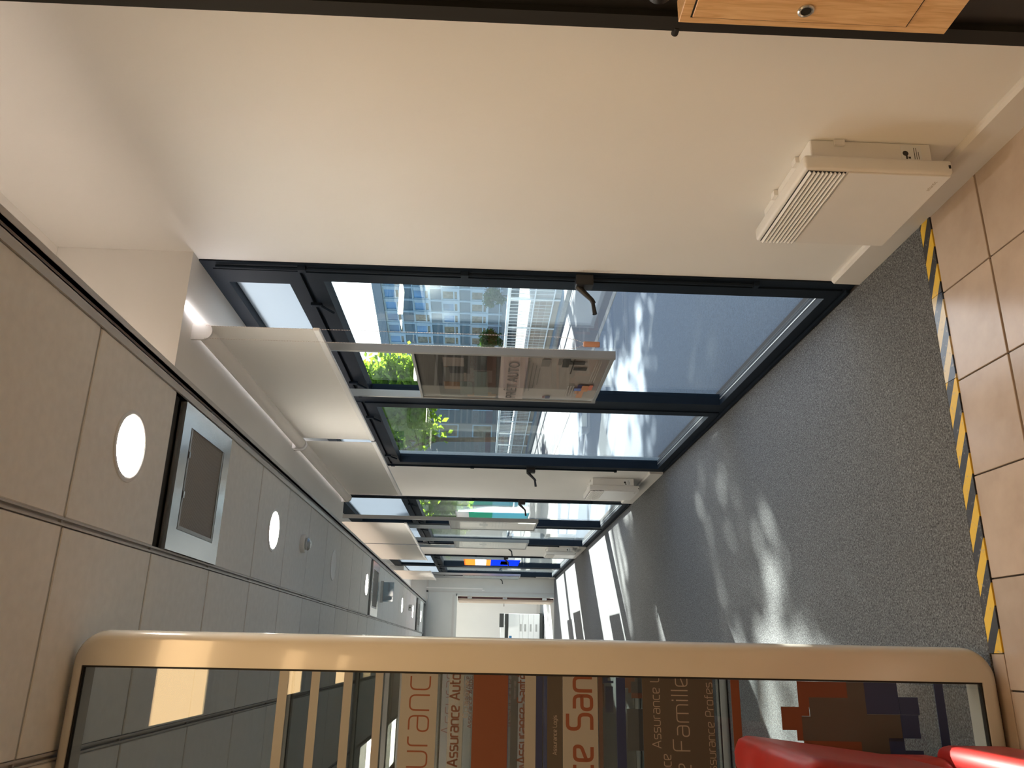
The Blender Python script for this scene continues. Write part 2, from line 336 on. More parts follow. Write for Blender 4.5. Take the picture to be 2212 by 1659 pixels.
# ================================================================== WINDOWS
def window(n, y0, y1, zt, zc, rods=True):
    """fixed frame with two lights and a frosted fanlight above each"""
    o = thing('window_%d' % n, (WX, (y0+y1)/2, 0), kind='structure'); ym = (y0+y1)/2
    xa, xb = WX-.006, WX+.075
    B('jamb', 'navy', o, (xa, xb, y0+.001, y0+.06, 0, zt-.001)); B('jamb', 'navy', o, (xa, xb, y1-.06, y1-.001, 0, zt-.001))
    B('head', 'navy', o, (xa, xb, y0+.06, y1-.06, zt-.035, zt-.001)); B('sill', 'navy', o, (xa, xb, y0+.06, y1-.06, 0, .03), (WX-.02, xa, y0+.06, y1-.06, .0045, .018))
    B('mullion', 'navy', o, (xa, xb, ym-.045, ym+.045, .03, zt-.035)); 
    for (a, b) in ((y0+.06, ym-.045), (ym+.045, y1-.06)):
        B('transom', 'navy', o, (xa+.01, xb, a, b, 2.205, 2.222))
        def ring(a0, b0, z0, z1, wl_, wb, wt, x0, x1):
            return [(x0, x1, a0, a0+wl_, z0, z1), (x0, x1, b0-wl_, b0, z0, z1), (x0, x1, a0+wl_, b0-wl_, z0, z0+wb), (x0, x1, a0+wl_, b0-wl_, z1-wt, z1)]
        e = .082 if a < ym-.5 else .03
        s_ = B('sash', 'navy', o, *ring(a+.003, b-.003, .033, 2.203, .075 if n == 1 else .06, .044, .063, WX-.013, WX+.055))
        gk = B('glazing_bead', 'alu', s_, (WX+.02, WX+.026, a+.085, b-.085, .074, .079))
        in_ = .078 if n == 1 else .063
        B('glass_pane', 'glass', s_, (WX+.033, WX+.039, a+in_, b-in_, .077, 2.14))
        t_ = B('fanlight_sash', 'navy', o, *ring(a+.003, b-.003, 2.224, zt-.037, .115 if n == 1 else .05, .062, zt-.037-zc, WX-.010, WX+.055))
        i2 = .118 if n == 1 else .053
        B('frosted_pane', 'frost', t_, (WX+.033, WX+.039, a+i2, b-i2, 2.286, zc))
        for yy in (a+.3, b-.3):
            bm = bmesh.new(); box(bm, WX-.026, WX-.012, yy-.012, yy+.012, 2.185, 2.235, bev=.003); cyl(bm, (WX-.024, yy, 2.19), (WX-.024, yy+.07, 2.15), .006); obj('fanlight_stay', bm, 'navy', o)
    # winding rods and crank handles on the two jambs
    for (yj, s) in ((y0+.026, 1), (y1-.03, -1)):
        bm = bmesh.new(); cyl(bm, (WX-.016, yj, .40), (WX-.016, yj, zt-.06), .0075, n=10); box(bm, WX-.026, WX-.005, yj-.014, yj+.014, .39, .41)
        for z in (1.55, 2.19): box(bm, WX-.026, WX-.004, yj-.013, yj+.013, z, z+.03)
        obj('winding_rod', bm, 'navy', o)
        bm = bmesh.new(); box(bm, WX-.05, WX-.004, yj-.022, yj+.03, 1.055, 1.125, bev=.004)
        c_ = obj('crank', bm, 'black', o)
        bm = bmesh.new()
        A0, A1 = Vector((WX-.045, yj+.012, 1.115)), Vector((WX-.10, yj+.02, 1.055)); cyl(bm, A0, A1, .013, .009, 10); cyl(bm, A1+Vector((.004, 0, .004)), A1+Vector((-.012, 0, -.004)), .010, .010, 10)
        cyl(bm, A1+Vector((-.006, 0, 0)), A1+Vector((-.058, .0, -.008)), .0075, .0095, 10); obj('crank_handle', bm, 'black', c_, smooth=True)
    return o
window(1, *W1, 2.60, 2.533); window(2, *W2, 3.02, 2.885); window(3, *W3, 3.02, 2.885)
w4 = thing('window_4', (WX, 18.4, 0), kind='structure')
B('jamb', 'navy', w4, (WX, WX+.07, 17.0, 17.06, 0, 2.45)); B('jamb', 'navy', w4, (WX, WX+.07, 19.74, 19.8, 0, 2.45)); B('head', 'navy', w4, (WX, WX+.07, 17.06, 19.74, 2.38, 2.45)); B('sill', 'navy', w4, (WX, WX+.07, 17.06, 19.74, 0, .06)); B('mullion', 'navy', w4, (WX, WX+.07, 18.36, 18.44, .06, 2.38))
B('glass_pane', 'glass', w4, (WX+.03, WX+.036, 17.06, 18.36, .06, 2.38)); B('glass_pane', 'glass', w4, (WX+.03, WX+.036, 18.44, 19.74, .06, 2.38))
# ================================================================== BLINDS
def blind(y0, y1, zt, zb, label, chain=False):
    o = thing('roller_blind', (1.14, (y0+y1)/2, zt), label, 'blind', 'roller blinds along the windows')
    xf = 1.170; zr = zt-.045; R0 = .030
    bm = bmesh.new(); cyl(bm, (1.14, y0+.012, zr), (1.14, y1-.012, zr), R0, n=28); obj('roller', bm, 'fabric', o, smooth=True)
    B('fabric', 'fabric', o, (xf, xf+.0012, y0+.015, y1-.015, zb+.02, zr))
    bm = bmesh.new(); box(bm, xf-.006, xf+.007, y0+.012, y1-.012, zb, zb+.028, bev=.004); obj('bottom_bar', bm, 'white_pl', o)
    for (ya, yb) in ((y0-.004, y0+.010), (y1-.010, y1+.004)):
        pts = [(1.106, zt-.0005), (1.106, zr)] + [(1.14-.034*math.cos(t), zr-.034*math.sin(t)) for t in [math.pi*i/12 for i in range(13)]] + [(1.174, zt-.0005)]
        bm = bmesh.new(); extr(bm, pts, 'y', ya, yb); obj('bracket', bm, 'white_pl', o)
    if chain:
        yc = y0-.008; z1 = 1.092
        bm = bmesh.new(); path = []
        for t in range(0, 241):
            u = t/240.; z = zr-.01 + (z1-zr+.01)*u
            k = 1 if u < .93 else max(0, 1-((u-.93)/.07)**2*.82)
            path.append((1.135+.026*k, z)); path.append((1.135-.026*k, z))
        for (x, z) in path:
            c = Vector((x, yc, z)); r = .0022
            vv = [bm.verts.new(c+Vector(d)*r) for d in ((1, 0, 0), (0, 1, 0), (-1, 0, 0), (0, -1, 0), (0, 0, 1), (0, 0, -1))]
            for a in range(4): bm.faces.new((vv[a], vv[(a+1) % 4], vv[4])); bm.faces.new((vv[(a+1) % 4], vv[a], vv[5]))
        bm2 = bm; ch = obj('bead_chain', bm2, 'bead', o)
        bm = bmesh.new(); box(bm, 1.1235, 1.1465, yc-.006, yc+.006, 1.03, 1.095, bev=.005, seg=3); obj('chain_weight', bm, 'salmon', ch, smooth=True, label='salmon plastic chain weight')
    return o
blind(2.865, 4.60, 2.60, 2.118, 'nearest white roller blind with a bead chain, over the first window', True)
blind(4.635, 6.36, 2.60, 2.118, 'second white roller blind, reaching the end of the ceiling bulkhead')
blind(7.82, 9.48, 3.1095, 2.21, 'third white roller blind, over the second window')
blind(9.51, 11.2, 3.1095, 2.215, 'fourth white roller blind, far half of the second window')
blind(12.75, 14.45, 3.1095, 2.26, 'fifth white roller blind, at the farthest window')
bm = bmesh.new(); box(bm, 1.198, 1.212, 2.768, 6.40, 2.591, 2.5995)
t = tag(obj('led_strip', bm, 'led', loc=(1.2, 2.77, 2.6)), 'thin glowing light strip under the bulkhead above the nearest blind', 'light')
# ================================================================== LETTERING
def text_mesh(body, size, mat, parent, origin, xdir, ydir, name='lettering', align='LEFT', squeeze=1.0, thick=.0002):
    cu = bpy.data.curves.new('txt', 'FONT'); cu.body = body; cu.size = size; cu.align_x = align; cu.extrude = 0
    tmp = bpy.data.objects.new('txt', cu); COL.objects.link(tmp); bpy.context.view_layer.update()
    me = bpy.data.meshes.new_from_object(tmp.evaluated_get(bpy.context.evaluated_depsgraph_get()))
    bpy.data.objects.remove(tmp); bpy.data.curves.remove(cu)
    xd, yd, o0 = Vector(xdir), Vector(ydir), Vector(origin)-ORG[parent.name]
    for v in me.vertices: v.co = o0 + xd*(v.co.x*squeeze) + yd*v.co.y
    me.materials.clear(); me.materials.append(M[mat] if isinstance(mat, str) else mat); me.name = name
    ob = bpy.data.objects.new(name, me); COL.objects.link(ob); ob.parent = parent; ORG[ob.name] = ORG[parent.name]; return ob
GL = {
 'u': (.9, [[(0, 1), (0, 0), (.9, 0), (.9, 1)]]), 'n': (.9, [[(0, 0), (0, 1), (.9, 1), (.9, 0)]]), 'r': (.5, [[(0, 0), (0, 1), (.5, 1)]]),
 'a': (.9, [[(.1, 1), (.9, 1), (.9, 0), (0, 0), (0, .56), (.9, .56)]]), 'c': (.8, [[(.8, 1), (0, 1), (0, 0), (.8, 0)]]), 'e': (.88, [[(.8, 0), (0, 0), (0, 1), (.88, 1), (.88, .62), (.02, .33)]]),
 's': (.82, [[(.8, 1), (0, 1), (0, .5), (.82, .5), (.82, 0), (0, 0)]]), 'S': (.95, [[(.95, 1.4), (0, 1.4), (0, .72), (.95, .72), (.95, 0), (0, 0)]]),
 'A': (1.2, [[(0, 0), (.6, 1.42), (1.2, 0)], [(.2, .42), (1.0, .42)]]), 'o': (.9, [[(.45, 0), (.9, 0), (.9, 1), (0, 1), (0, 0), (.45, 0)]]),
 't': (.6, [[(.14, 1.38), (.14, 0), (.6, 0)], [(0, 1), (.6, 1)]]), 'F': (.9, [[(0, 0), (0, 1.4), (.95, 1.4)], [(0, .72), (.8, .72)]]),
 'm': (1.5, [[(0, 0), (0, 1), (1.5, 1), (1.5, 0)], [(.75, 1), (.75, 0)]]), 'i': (.1, [[(.05, 0), (.05, 1)], [(.05, 1.25), (.05, 1.38)]]), 'l': (.1, [[(.05, 0), (.05, 1.42)]]),
 'P': (.95, [[(0, 0), (0, 1.4), (.95, 1.4), (.95, .6), (0, .6)]]), 'f': (.6, [[(.14, 0), (.14, 1.4), (.6, 1.4)], [(0, .95), (.55, .95)]]), 'p': (.9, [[(0, -.4), (0, 1), (.9, 1), (.9, 0), (.02, 0)]]),
 'g': (.9, [[(.88, 0), (0, 0), (0, 1), (.9, 1), (.9, -.4), (.1, -.4)]]), 'L': (.85, [[(0, 1.42), (0, 0), (.85, 0)]]), 'E': (.85, [[(.85, 1.4), (0, 1.4), (0, 0), (.85, 0)], [(0, .7), (.75, .7)]]), ' ': (.45, []),
}
GL['é'] = (GL['e'][0], GL['e'][1] + [[(.4, 1.22), (.68, 1.5)]]); GL['É'] = (GL['E'][0], GL['E'][1] + [[(.35, 1.6), (.6, 1.85)]])
def rounded(pl, r):
    out = [Vector(pl[0])]
    for i in range(1, len(pl)-1):
        p, a, b = Vector(pl[i]), Vector(pl[i-1]), Vector(pl[i+1])
        la, lb = (a-p).length, (b-p).length; rr = min(r, la*.49, lb*.49)
        p0 = p+(a-p).normalized()*rr; p1 = p+(b-p).normalized()*rr
        for k in range(6):
            t = k/5; out.append(p0*(1-t)**2 + p*2*t*(1-t) + p1*t*t)
    out.append(Vector(pl[-1])); return out
def stroke_text(txt, ia, xa, ib, xb, z, xh, st, y, mat, parent, xmax=9, gap=.34, zmin=-9):
    """rounded stroke lettering on a plane y=const; left edge of char ia at xa and right edge of char ib at xb"""
    pos = []; x = 0
    for ch in txt: pos.append(x); x += GL[ch][0]+gap
    L, Rr = pos[ia], pos[ib]+GL[txt[ib]][0]; s = (xb-xa)/(Rr-L)
    bm = bmesh.new()
    for ch, p in zip(txt, pos):
        X0 = xa+(p-L)*s
        if X0+.002 > xmax: continue
        for pl in GL[ch][1]:
            q = rounded(pl, .0 if ch in 'A' and len(pl) == 3 else .3); q = [Vector((X0+v.x*s, z+v.y*xh)) for v in q]; prev = None
            for i, v in enumerate(q):
                d = (q[min(i+1, len(q)-1)]-q[max(i-1, 0)]).normalized(); nrm = Vector((-d.y, d.x))*st/2
                if i == 0: v = v-d*st*.2
                if i == len(q)-1: v = v+d*st*.2
                a, b = (bm.verts.new((v.x+nrm.x, y, v.y+nrm.y)), bm.verts.new((v.x-nrm.x, y, v.y-nrm.y)))
                if prev: bm.faces.new((prev[0], a, b, prev[1]))
                prev = (a, b)
    return obj('lettering', bm, mat, parent)
# ================================================================== GLAZED PARTITIONS
def rrect(x0, x1, z0, z1, r, n=8):
    r = max(r, .0008); P = []
    for (cx, cz, a0) in ((x1-r, z1-r, 0), (x0+r, z1-r, 90), (x0+r, z0+r, 180), (x1-r, z0+r, 270)):
        for k in range(n+1):
            a = math.radians(a0+90*k/n); P.append((cx+r*math.cos(a), cz+r*math.sin(a)))
    return P
PY = 2.31
def partition(label):
    o = thing('glazed_partition', (0, PY, 0), label, 'partition', 'glazed partitions between the booths')
    X0, X1, Z0, Z1 = -2.58, .036, .006, 2.562; rad = .085
    inn = (X0+.09, X1-.093, .055, 2.530)
    loops = []
    def lp(i, y): loops.append([(x, y, z) for x, z in rrect(X0+i, X1-i, Z0+i, Z1-i, rad-i)])
    def li(d, y): loops.append([(x, y, z) for x, z in rrect(inn[0]-d, inn[1]+d, inn[2]-d, inn[3]+d, .001)])
    li(0, PY+.008); li(0, PY+.001)
    for k in range(7):
        a = math.radians(90*k/6); lp(.026*(1-math.sin(a)), PY+.034*(1-math.cos(a)))
    lp(0, PY+.07); lp(.02, PY+.085); li(0, PY+.085); li(0, PY+.03)
    bm = bmesh.new(); prev = None
    for q in loops:
        ring = [bm.verts.new(p) for p in q]
        if prev:
            for i in range(len(ring)): bm.faces.new((prev[i], prev[(i+1) % len(ring)], ring[(i+1) % len(ring)], ring[i]))
        prev = ring
    obj('frame', bm, 'cream', o, smooth=True)
    gx0, gx1, gz0, gz1 = inn
    G = PY+.006; t = .005
    B('gasket', 'rubber', o, (gx1-t, gx1, G, PY+.02, gz0, gz1), (gx0, gx0+t, G, PY+.02, gz0, gz1), (gx0, gx1, G, PY+.02, gz1-t, gz1), (gx0, gx1, G, PY+.02, gz0, gz0+t))
    B('glass_pane', 'pglass', o, (gx0+t, gx1-t, G+.004, G+.010, gz0+t, gz1-t))
    y0, y1 = G+.0022, G+.0038
    xl, xr = gx0+t+.001, gx1-t-.0005
    def strip(z0, z1, m, x0=None, x1=None, dy=0):
        lab = {'film_o': 'orange film strip', 'film_b': 'blue film strip', 'film_br': 'brown translucent film', 'film_f': 'pale frosted film'}.get(m)
        return B('decal_strip', m, o, (xl if x0 is None else x0, min(xr, xr if x1 is None else x1), y0-dy, y1-dy, z0, z1), label=lab)
    for a, b in ((1.976, 2.001), (1.891, 1.914), (1.803, 1.826), (1.72, 1.741)): strip(a, b, 'film_g')
    strip(1.571, 1.670, 'film_g'); strip(1.500, 1.540, 'film_f'); strip(1.379, 1.474, 'film_o'); strip(1.303, 1.333, 'film_g', dy=.0004); strip(1.285, 1.3025, 'film_b'); strip(1.231, 1.272, 'film_br')
    strip(1.134, 1.2295, 'film_g'); strip(1.058, 1.083, 'film_b'); strip(.815, 1.011, 'film_br'); strip(.741, .765, 'film_o'); strip(.168, .193, 'film_b')
    for q, m in (((-.104, -.056, .440, .579), 'film_o'), ((-.129, -.104, .549, .579), 'film_o'), ((-.152, -.129, .551, .629), 'film_o'), ((-.188, -.152, .573, .629), 'film_o'), ((-.214, -.188, .574, .590), 'film_o'), ((-.243, -.214, .415, .573), 'film_o'),
                 ((-.1445, -.1035, .391, .394), 'film_br'), ((-.1035, -.0585, .391, .4405), 'film_br'), ((-.1525, -.1035, .394, .5495), 'film_br'), ((-.2145, -.1525, .394, .574), 'film_br'), ((-.212, -.1445, .2985, .394), 'film_br'), ((-.254, -.212, .338, .415), 'film_br'),
                 ((-.144, -.060, .298, .391), 'film_b'), ((-.144, -.099, .243, .2975), 'film_b'), ((-.204, -.1445, .248, .298), 'film_b'), ((-.254, -.204, .296, .338), 'film_b'), ((-.254, -.234, .246, .2955), 'film_b'), ((-.46, -.26, .33, .43), 'film_o'), ((-.52, -.30, .44, .60), 'film_br'), ((-.50, -.28, .25, .32), 'film_b')):
        strip(q[2], q[3], m, q[0], q[1])
    yt = y0-.0003; xm = xr-.003
    stroke_text('Assurance', 3, -.294, 7, -.069, 1.592, .052, .0042, yt, 'let_o', o, xm)
    stroke_text('Assurance Auto', 0, -.291, 13, -.061, 1.511, .019, .0042, yt, 'let_d', o, xm)
    stroke_text('Épargne', 0, -.171, 6, -.077, 1.4885, .0075, .0015, yt, 'let_p', o, xm); stroke_text('Assurance Auto', 0, -.197, 13, -.076, 1.4765, .0075, .0013, yt, 'let_d', o, xm)
    stroke_text('Assurance Santé', 0, -.281, 14, -.058, 1.327, .0185, .0036, yt+.0001, 'let_d', o, xm)
    stroke_text('Assurance Logis', 0, -.259, 14, -.162, 1.246, .0075, .0013, yt, 'let_p', o, xm)
    stroke_text('Assurance Santé', 8, -.271, 12, -.064, 1.151, .047, .0092, yt, 'let_o', o, xm)
    stroke_text('Assurance Logis', 0, -.238, 10, -.059, .964, .017, .0022, yt, 'let_p', o, xm)
    stroke_text('Assurance Famille', 10, -.244, 16, -.056, .886, .032, .0030, yt, 'let_p', o, xm)
    stroke_text('Assurance', 0, -.40, 8, -.254, .939, .018, .0024, yt, 'let_p', o, xm)
    stroke_text('Assurance Professionnelle', 10, -.157, 16, -.056, .817, .0155, .0021, yt, 'let_p', o, xm)
    return o
pa = partition('nearest cream framed glazed partition with orange insurance lettering, beside the red armchair')
for y, lb in ((4.90, 'second glazed partition, seen through the nearest one'), (7.60, 'third glazed partition, two booths behind the nearest one'), (10.6, 'fourth glazed partition, far down the booths'), (13.4, 'last glazed partition, closest to the far door')):
    copy_tree(pa, (0, y, 0), lb)
# ================================================================== CEILING FITTINGS
GLB = 'round downlights in a row along the ceiling'
def downlight(x, y, lit, label):
    o = thing('downlight', (x, y, ZC), label, 'ceiling light', GLB)
    bm = bmesh.new(); lathe(bm, (x, y, ZC), [(.096, .004), (.096, -.003), (.101, -.0055), (.112, -.004), (.1135, -.0005), (.1135, .006)], 48); obj('ring', bm, 'white', o, smooth=True)
    bm = bmesh.new(); cyl(bm, (x, y, ZC+.003), (x, y, ZC-.0025), .0955, n=48); obj('diffuser', bm, 'down' if lit else 'unlit', o)
for y, lit, lb in ((2.455, 1, 'nearest glowing round downlight, before the first air vent'), (4.28, 1, 'second glowing downlight, just before the smoke alarm'), (6.09, 0, 'unlit white round downlight'), (7.92, 1, 'glowing downlight right before the second air vent'), (11.6, 1, 'glowing downlight behind the hanging exit sign'), (13.47, 1, 'small glowing downlight beside the motion sensor'), (15.33, 1, 'farthest glowing downlight near the far wall')):
    downlight(.585, y, lit, lb)
def vent(y0, label):
    x0, x1, y1 = .314, .846, y0+.555; o = thing('air_vent', ((x0+x1)/2, y0+.28, ZC), label, 'air vent', 'ceiling air vents')
    zf = ZC-.012
    def ringb(a, b, c, d, i, z0, z1, bm):
        box(bm, a, b, c, c+i, z0, z1); box(bm, a, b, d-i, d, z0, z1); box(bm, a, a+i, c+i, d-i, z0, z1); box(bm, b-i, b, c+i, d-i, z0, z1)
    bm = bmesh.new(); ringb(x0, x1, y0, y1, .078, zf, zf+.022, bm); obj('frame', bm, 'steel', o, label='satin metal frame')
    bm = bmesh.new(); ringb(x0+.080, x1-.040, y0+.088, y1-.080, .014, zf+.001, zf+.014, bm); obj('grille_frame', bm, 'alu', o)
    bm = bmesh.new()
    n = 60; ya, yb = y0+.102, y1-.094
    box(bm, x0+.094, x1-.054, ya, yb, zf+.010, zf+.013)
    for k in range(n):
        yy = ya+(yb-ya)*(k+.5)/n; box(bm, x0+.094, x1-.054, yy-.0016, yy+.0016, zf+.005, zf+.010)
    obj('grille', bm, 'mesh_g', o, label='dark fine slatted grille')
    for k in (.3, .72):
        xx = x0+.1+(x1-x0-.18)*k; B('latch', 'steel', o, (xx-.012, xx+.012, y0+.088, y0+.1, zf-.003, zf+.001))
    B('lining', 'grid_dark', o, (x0-.008, x1+.012, y0-.045, y0-.002, zf+.03, zf+.04))
vent(2.825, 'large silver framed square air vent next to the nearest downlight')
vent(8.235, 'second silver air vent, in front of the hanging exit sign'); vent(14.42, 'farthest silver air vent, by the end wall')
o = thing('smoke_alarm', (.602, 4.97, ZC), 'small round white smoke alarm with shiny dome on the ceiling', 'smoke alarm')
bm = bmesh.new(); lathe(bm, (.602, 4.97, ZC), [(.056, 0), (.056, -.022), (.052, -.027), (.036, -.027)], 32); obj('base', bm, 'white_pl', o, smooth=True)
bm = bmesh.new(); lathe(bm, (.602, 4.97, ZC), [(.034, -.027), (.034, -.036), (.042, -.037), (.042, -.041), (.037, -.046), (.024, -.055), (.0, -.058)], 32); obj('dome', bm, 'steel', o, smooth=True, label='shiny silver dome')
o = thing('motion_sensor', (.61, 12.75, ZC), 'tiny beige box sensor on the ceiling by the far downlights', 'sensor'); B('housing', 'white_pl', o, (.565, .655, 12.7, 12.8, ZC-.045, ZC), bev=.006); B('lens', 'black', o, (.60, .62, 12.69, 12.70, ZC-.03, ZC-.015))
o = thing('exit_sign', (.6, 9.06, ZC), 'hanging bluish clear exit sign below the ceiling, behind the second air vent', 'sign')
k = film('exit_plate', (.30, .42, .52), .75, .1); M['exit_plate'] = k
B('plate', 'exit_plate', o, (.49, .70, 9.055, 9.061, 2.425, 2.54), bev=.002); B('mount', 'steel', o, (.48, .71, 9.045, 9.072, 2.54, ZC-.001)); bm = bmesh.new()
for q in ((.51, .55, 2.44, 2.52), (.60, .68, 2.475, 2.487)): box(bm, q[0], q[1], 9.052, 9.0545, q[2], q[3])
extr(bm, [(.59, 2.481), (.615, 2.50), (.615, 2.462)], 'y', 9.052, 9.0545); obj('pictogram', bm, 'bconc', o)
# warm ceiling LED panels over the room in front (centre row seen mirrored in the glass)
for xc, y, lb in ((.01, 1.43, 'warm square ceiling light panel above the near tiled floor'), (.01, -.40, 'warm square ceiling light panel just behind the viewpoint'), (.01, -2.2, 'warm square ceiling light panel at the back of the near room'),
                  (-1.745, 1.25, 'added unseen warm light panel above the armchair side of the near room'), (-1.745, -.55, 'added unseen warm light panel left of the viewpoint'), (-1.745, -2.35, 'added unseen warm light panel in the back left corner of the near room')):  # left row is unseen, added to light the lower right wall
    o = thing('light_panel', (xc, y, ZC), lb, 'ceiling light', 'warm square ceiling light panels'); x0, x1 = xc-.272, xc+.275
    for q in ((x0-.012, x1+.012, y-.287, y-.275), (x0-.012, x1+.012, y+.275, y+.287), (x0-.012, x0, y-.275, y+.275), (x1, x1+.012, y-.275, y+.275)): B('frame_bar', 'white', o, (*q, ZC-.008, ZC+.012))
    B('diffuser', 'panel', o, (x0, x1, y-.275, y+.275, ZC-.004, ZC+.004))
for n_, j in enumerate(BOOTH):
    x0, x1, y0, y1 = GX[4]+.012, GX[3]-.012, GY0+.6*j+.012, GY0+.6*(j+1)-.012
    o = thing('light_panel', ((x0+x1)/2, (y0+y1)/2, ZC), ('first', 'second', 'third', 'fourth', 'last')[n_]+' square light panel in the booth ceilings, counted from the nearest partition', 'ceiling light', 'square light panels over the booths')
    for q in ((x0, x1, y0, y0+.014), (x0, x1, y1-.014, y1), (x0, x0+.014, y0+.014, y1-.014), (x1-.014, x1, y0+.014, y1-.014)): B('frame_bar', 'white', o, (*q, ZC-.006, ZC+.012))
    B('diffuser', 'panel2', o, (x0+.0145, x1-.0145, y0+.0145, y1-.0145, ZC-.003, ZC+.004))
# ================================================================== WALL HEATERS
def heater(yc, label):
    o = thing('wall_heater', (1.31, yc, .15), label, 'heater', 'white electric wall heaters')
    y0, y1, z0, z1 = yc-.215, yc+.215, .15, .58; xf = 1.31
    bm = bmesh.new(); box(bm, xf+.052, 1.4235, y0+.02, y1-.02, z0+.045, z1-.03, bev=.004); obj('back_box', bm, 'white', o)
    bm = bmesh.new(); box(bm, xf+.004, xf+.050, y0, y1, z0, z1, bev=.010, seg=3); obj('cover', bm, 'white', o, smooth=True)
    bm = bmesh.new(); box(bm, xf-.001, xf+.006, y0+.010, y1-.010, z0+.006, z1-.128, bev=.002); obj('front_panel', bm, 'white', o)
    za, zb = z1-.122, z1-.012; n = 9
    B('outlet_recess', 'black', o, (xf+.0015, xf+.0035, y0+.012, y1-.012, za, zb), label='dark outlet behind the louvres')
    for k in range(n):
        zz = za+(zb-za)*(k+.5)/n; bm = bmesh.new()
        extr(bm, [(xf-.001, zz-.0008), (xf-.0052, zz-.0030), (xf-.0062, zz-.0012), (xf+.0012, zz+.0034), (xf+.0012, zz+.0008)], 'y', y0+.011, y1-.011); obj('louvre', bm, 'white', o)
    B('rating_plate', 'pr_w', o, (xf+.054, xf+.106, y0+.0192, y0+.0199, z0+.075, z0+.135))
    bm = bmesh.new(); cyl(bm, (xf+.079, y0+.0191, z0+.122), (xf+.079, y0+.0188, z0+.122), .0085, n=20)
    for (a, b, c, d) in ((.060, .072, .117, .122), (.062, .068, .108, .115), (.060, .098, .095, .0965), (.060, .098, .089, .0905), (.060, .085, .083, .0845)): box(bm, xf+a, xf+b, y0+.0188, y0+.0191, z0+c-.0, z0+d)
    obj('print', bm, 'black', o, label='black printed marks'); bm = bmesh.new(); box(bm, xf+.02, xf+.03, y0-.0015, y0+.001, z0+.008, z0+.014); obj('slot', bm, 'black', o)
    for q in ((xf+.095, 1.423, y0+.012, y0+.022, z1-.13, z1-.10), (1.40, 1.42, y0+.10, y0+.13, z1-.032, z1-.018), (1.40, 1.42, y1-.15, y1-.12, z1-.032, z1-.018)): B('clip', 'white', o, q)
    text_mesh('atlantic', .017, col('logo_grey', '9a8d7a'), o, (xf-.0013, y0+.085, z0+.030), (0, -1, 0), (0, 0, 1))
    return o
h0 = heater(2.117, 'nearest white wall heater above the end of the hazard tape')
copy_tree(h0, (1.31, 6.86, .14), 'second white wall heater on the pillar between the first two windows'); copy_tree(h0, (1.31, 11.62, .135), 'farthest white wall heater on the pillar before the last window')
# ================================================================== HANGING POSTERS
def bars(o, name, m, x, rects, label=None):
    bm = bmesh.new()
    for (ya, yb, za, zb) in rects: box(bm, x-.0006, x, ya, yb, za, zb)
    return obj(name, bm, m, o, label=label)
def poster(y0, w_, z0, z1, zt, label, design):
    xa, xb = 1.228, 1.265; y1 = y0+w_
    o = thing('hanging_poster', (xa, (y0+y1)/2, z0), label, 'poster', 'framed posters hung before the windows')
    B('hanging_rail', 'alu', o, (xa, xb, y0, y0+.016, z0-.004, zt), bev=.0015); B('hanging_rail', 'alu', o, (xa, xb, y1-.016, y1, z0-.004, zt), bev=.0015)
    B('bottom_rail', 'alu', o, (xa, xb, y0+.016, y1-.016, z0, z0+.016), bev=.001); B('top_rail', 'alu', o, (xa, xb, y0+.016, y1-.016, z1-.012, z1), bev=.001)
    a, b, c, d = y0+.018, y1-.018, z0+.017, z1-.013
    s = B('sheet', design['base'], o, (xa+.012, xa+.020, a, b, c, d), label=design.get('sheet')); x = xa+.0115
    for m, rects in design['blocks']:
        bars(s, 'print', m, x, [(a+(b-a)*p[0], a+(b-a)*p[1], c+(d-c)*p[2], c+(d-c)*p[3]) for p in rects]); x -= .0007
    for (tx, sz, fy, fz, m, sq) in design['texts']:
        text_mesh(tx, sz, m, s, (x-.0003, a+(b-a)*fy, c+(d-c)*fz), (0, -1, 0), (0, 0, 1), squeeze=sq)
    B('cover', 'acrylic', o, (xa+.003, xa+.0045, a, b, c, d)); B('back', 'pr_w', o, (xb-.012, xb-.010, a, b, c, d))
    return o
def hx(h): return col('print_'+h, h, .6)
d1_ = {'base': hx('b9b0a9'), 'sheet': 'printed sheet, dark car photograph above pale text area', 'blocks': [
    (hx('453f3b'), [(0, 1, .56, 1)]), (hx('6a655f'), [(0, .97, .9, .995), (.30, .62, .60, .86)]), (hx('2c2827'), [(.0, .34, .60, .70), (.05, .42, .72, .83), (.68, .94, .87, .90), (.2, .9, .862, .872)]),
    (hx('7d5a38'), [(.62, .80, .78, .87), (.90, .985, .57, .74), (.86, .90, .60, .64), (.20, .28, .84, .86)]), (hx('8d7f76'), [(.08, .26, .75, .86), (.40, .60, .74, .755)]), (hx('58625c'), [(.36, .95, .62, .70), (.60, .92, .71, .78)]), (hx('c4b3ac'), [(0, 1, .415, .555)]),
    (hx('8f8a86'), [(.1, .8, .405, .411), (.14, .78, .385, .391), (.18, .70, .365, .370), (.24, .62, .345, .350), (.05, .2, .30, .345), (.03, .16, .24, .26)]),
    (hx('514d4b'), [(.02, .20, .20, .235), (.08, .14, .12, .20), (.20, .26, .10, .17), (.03, .34, .175, .182)]), (hx('7c2f31'), [(.885, .945, .285, .30)]), (hx('33345c'), [(.88, .95, .255, .283), (.58, .66, .085, .115)]),
    (hx('c98f68'), [(.60, .74, .05, .09), (.74, .90, .07, .105), (.70, .80, .1, .12)]), (hx('b86a55'), [(.58, .70, .03, .05)]), (hx('5b6fa8'), [(.66, .72, .09, .13)]), (hx('9a948f'), [(.05, .5, .060, .064), (.05, .5, .048, .052), (.05, .5, .036, .04), (.6, .86, .15, .156), (.6, .86, .135, .141), (.6, .86, .165, .171)])],
    'texts': [('PRÊT AUTO', .072, .955, .458, hx('4b4845'), 1.42)]}
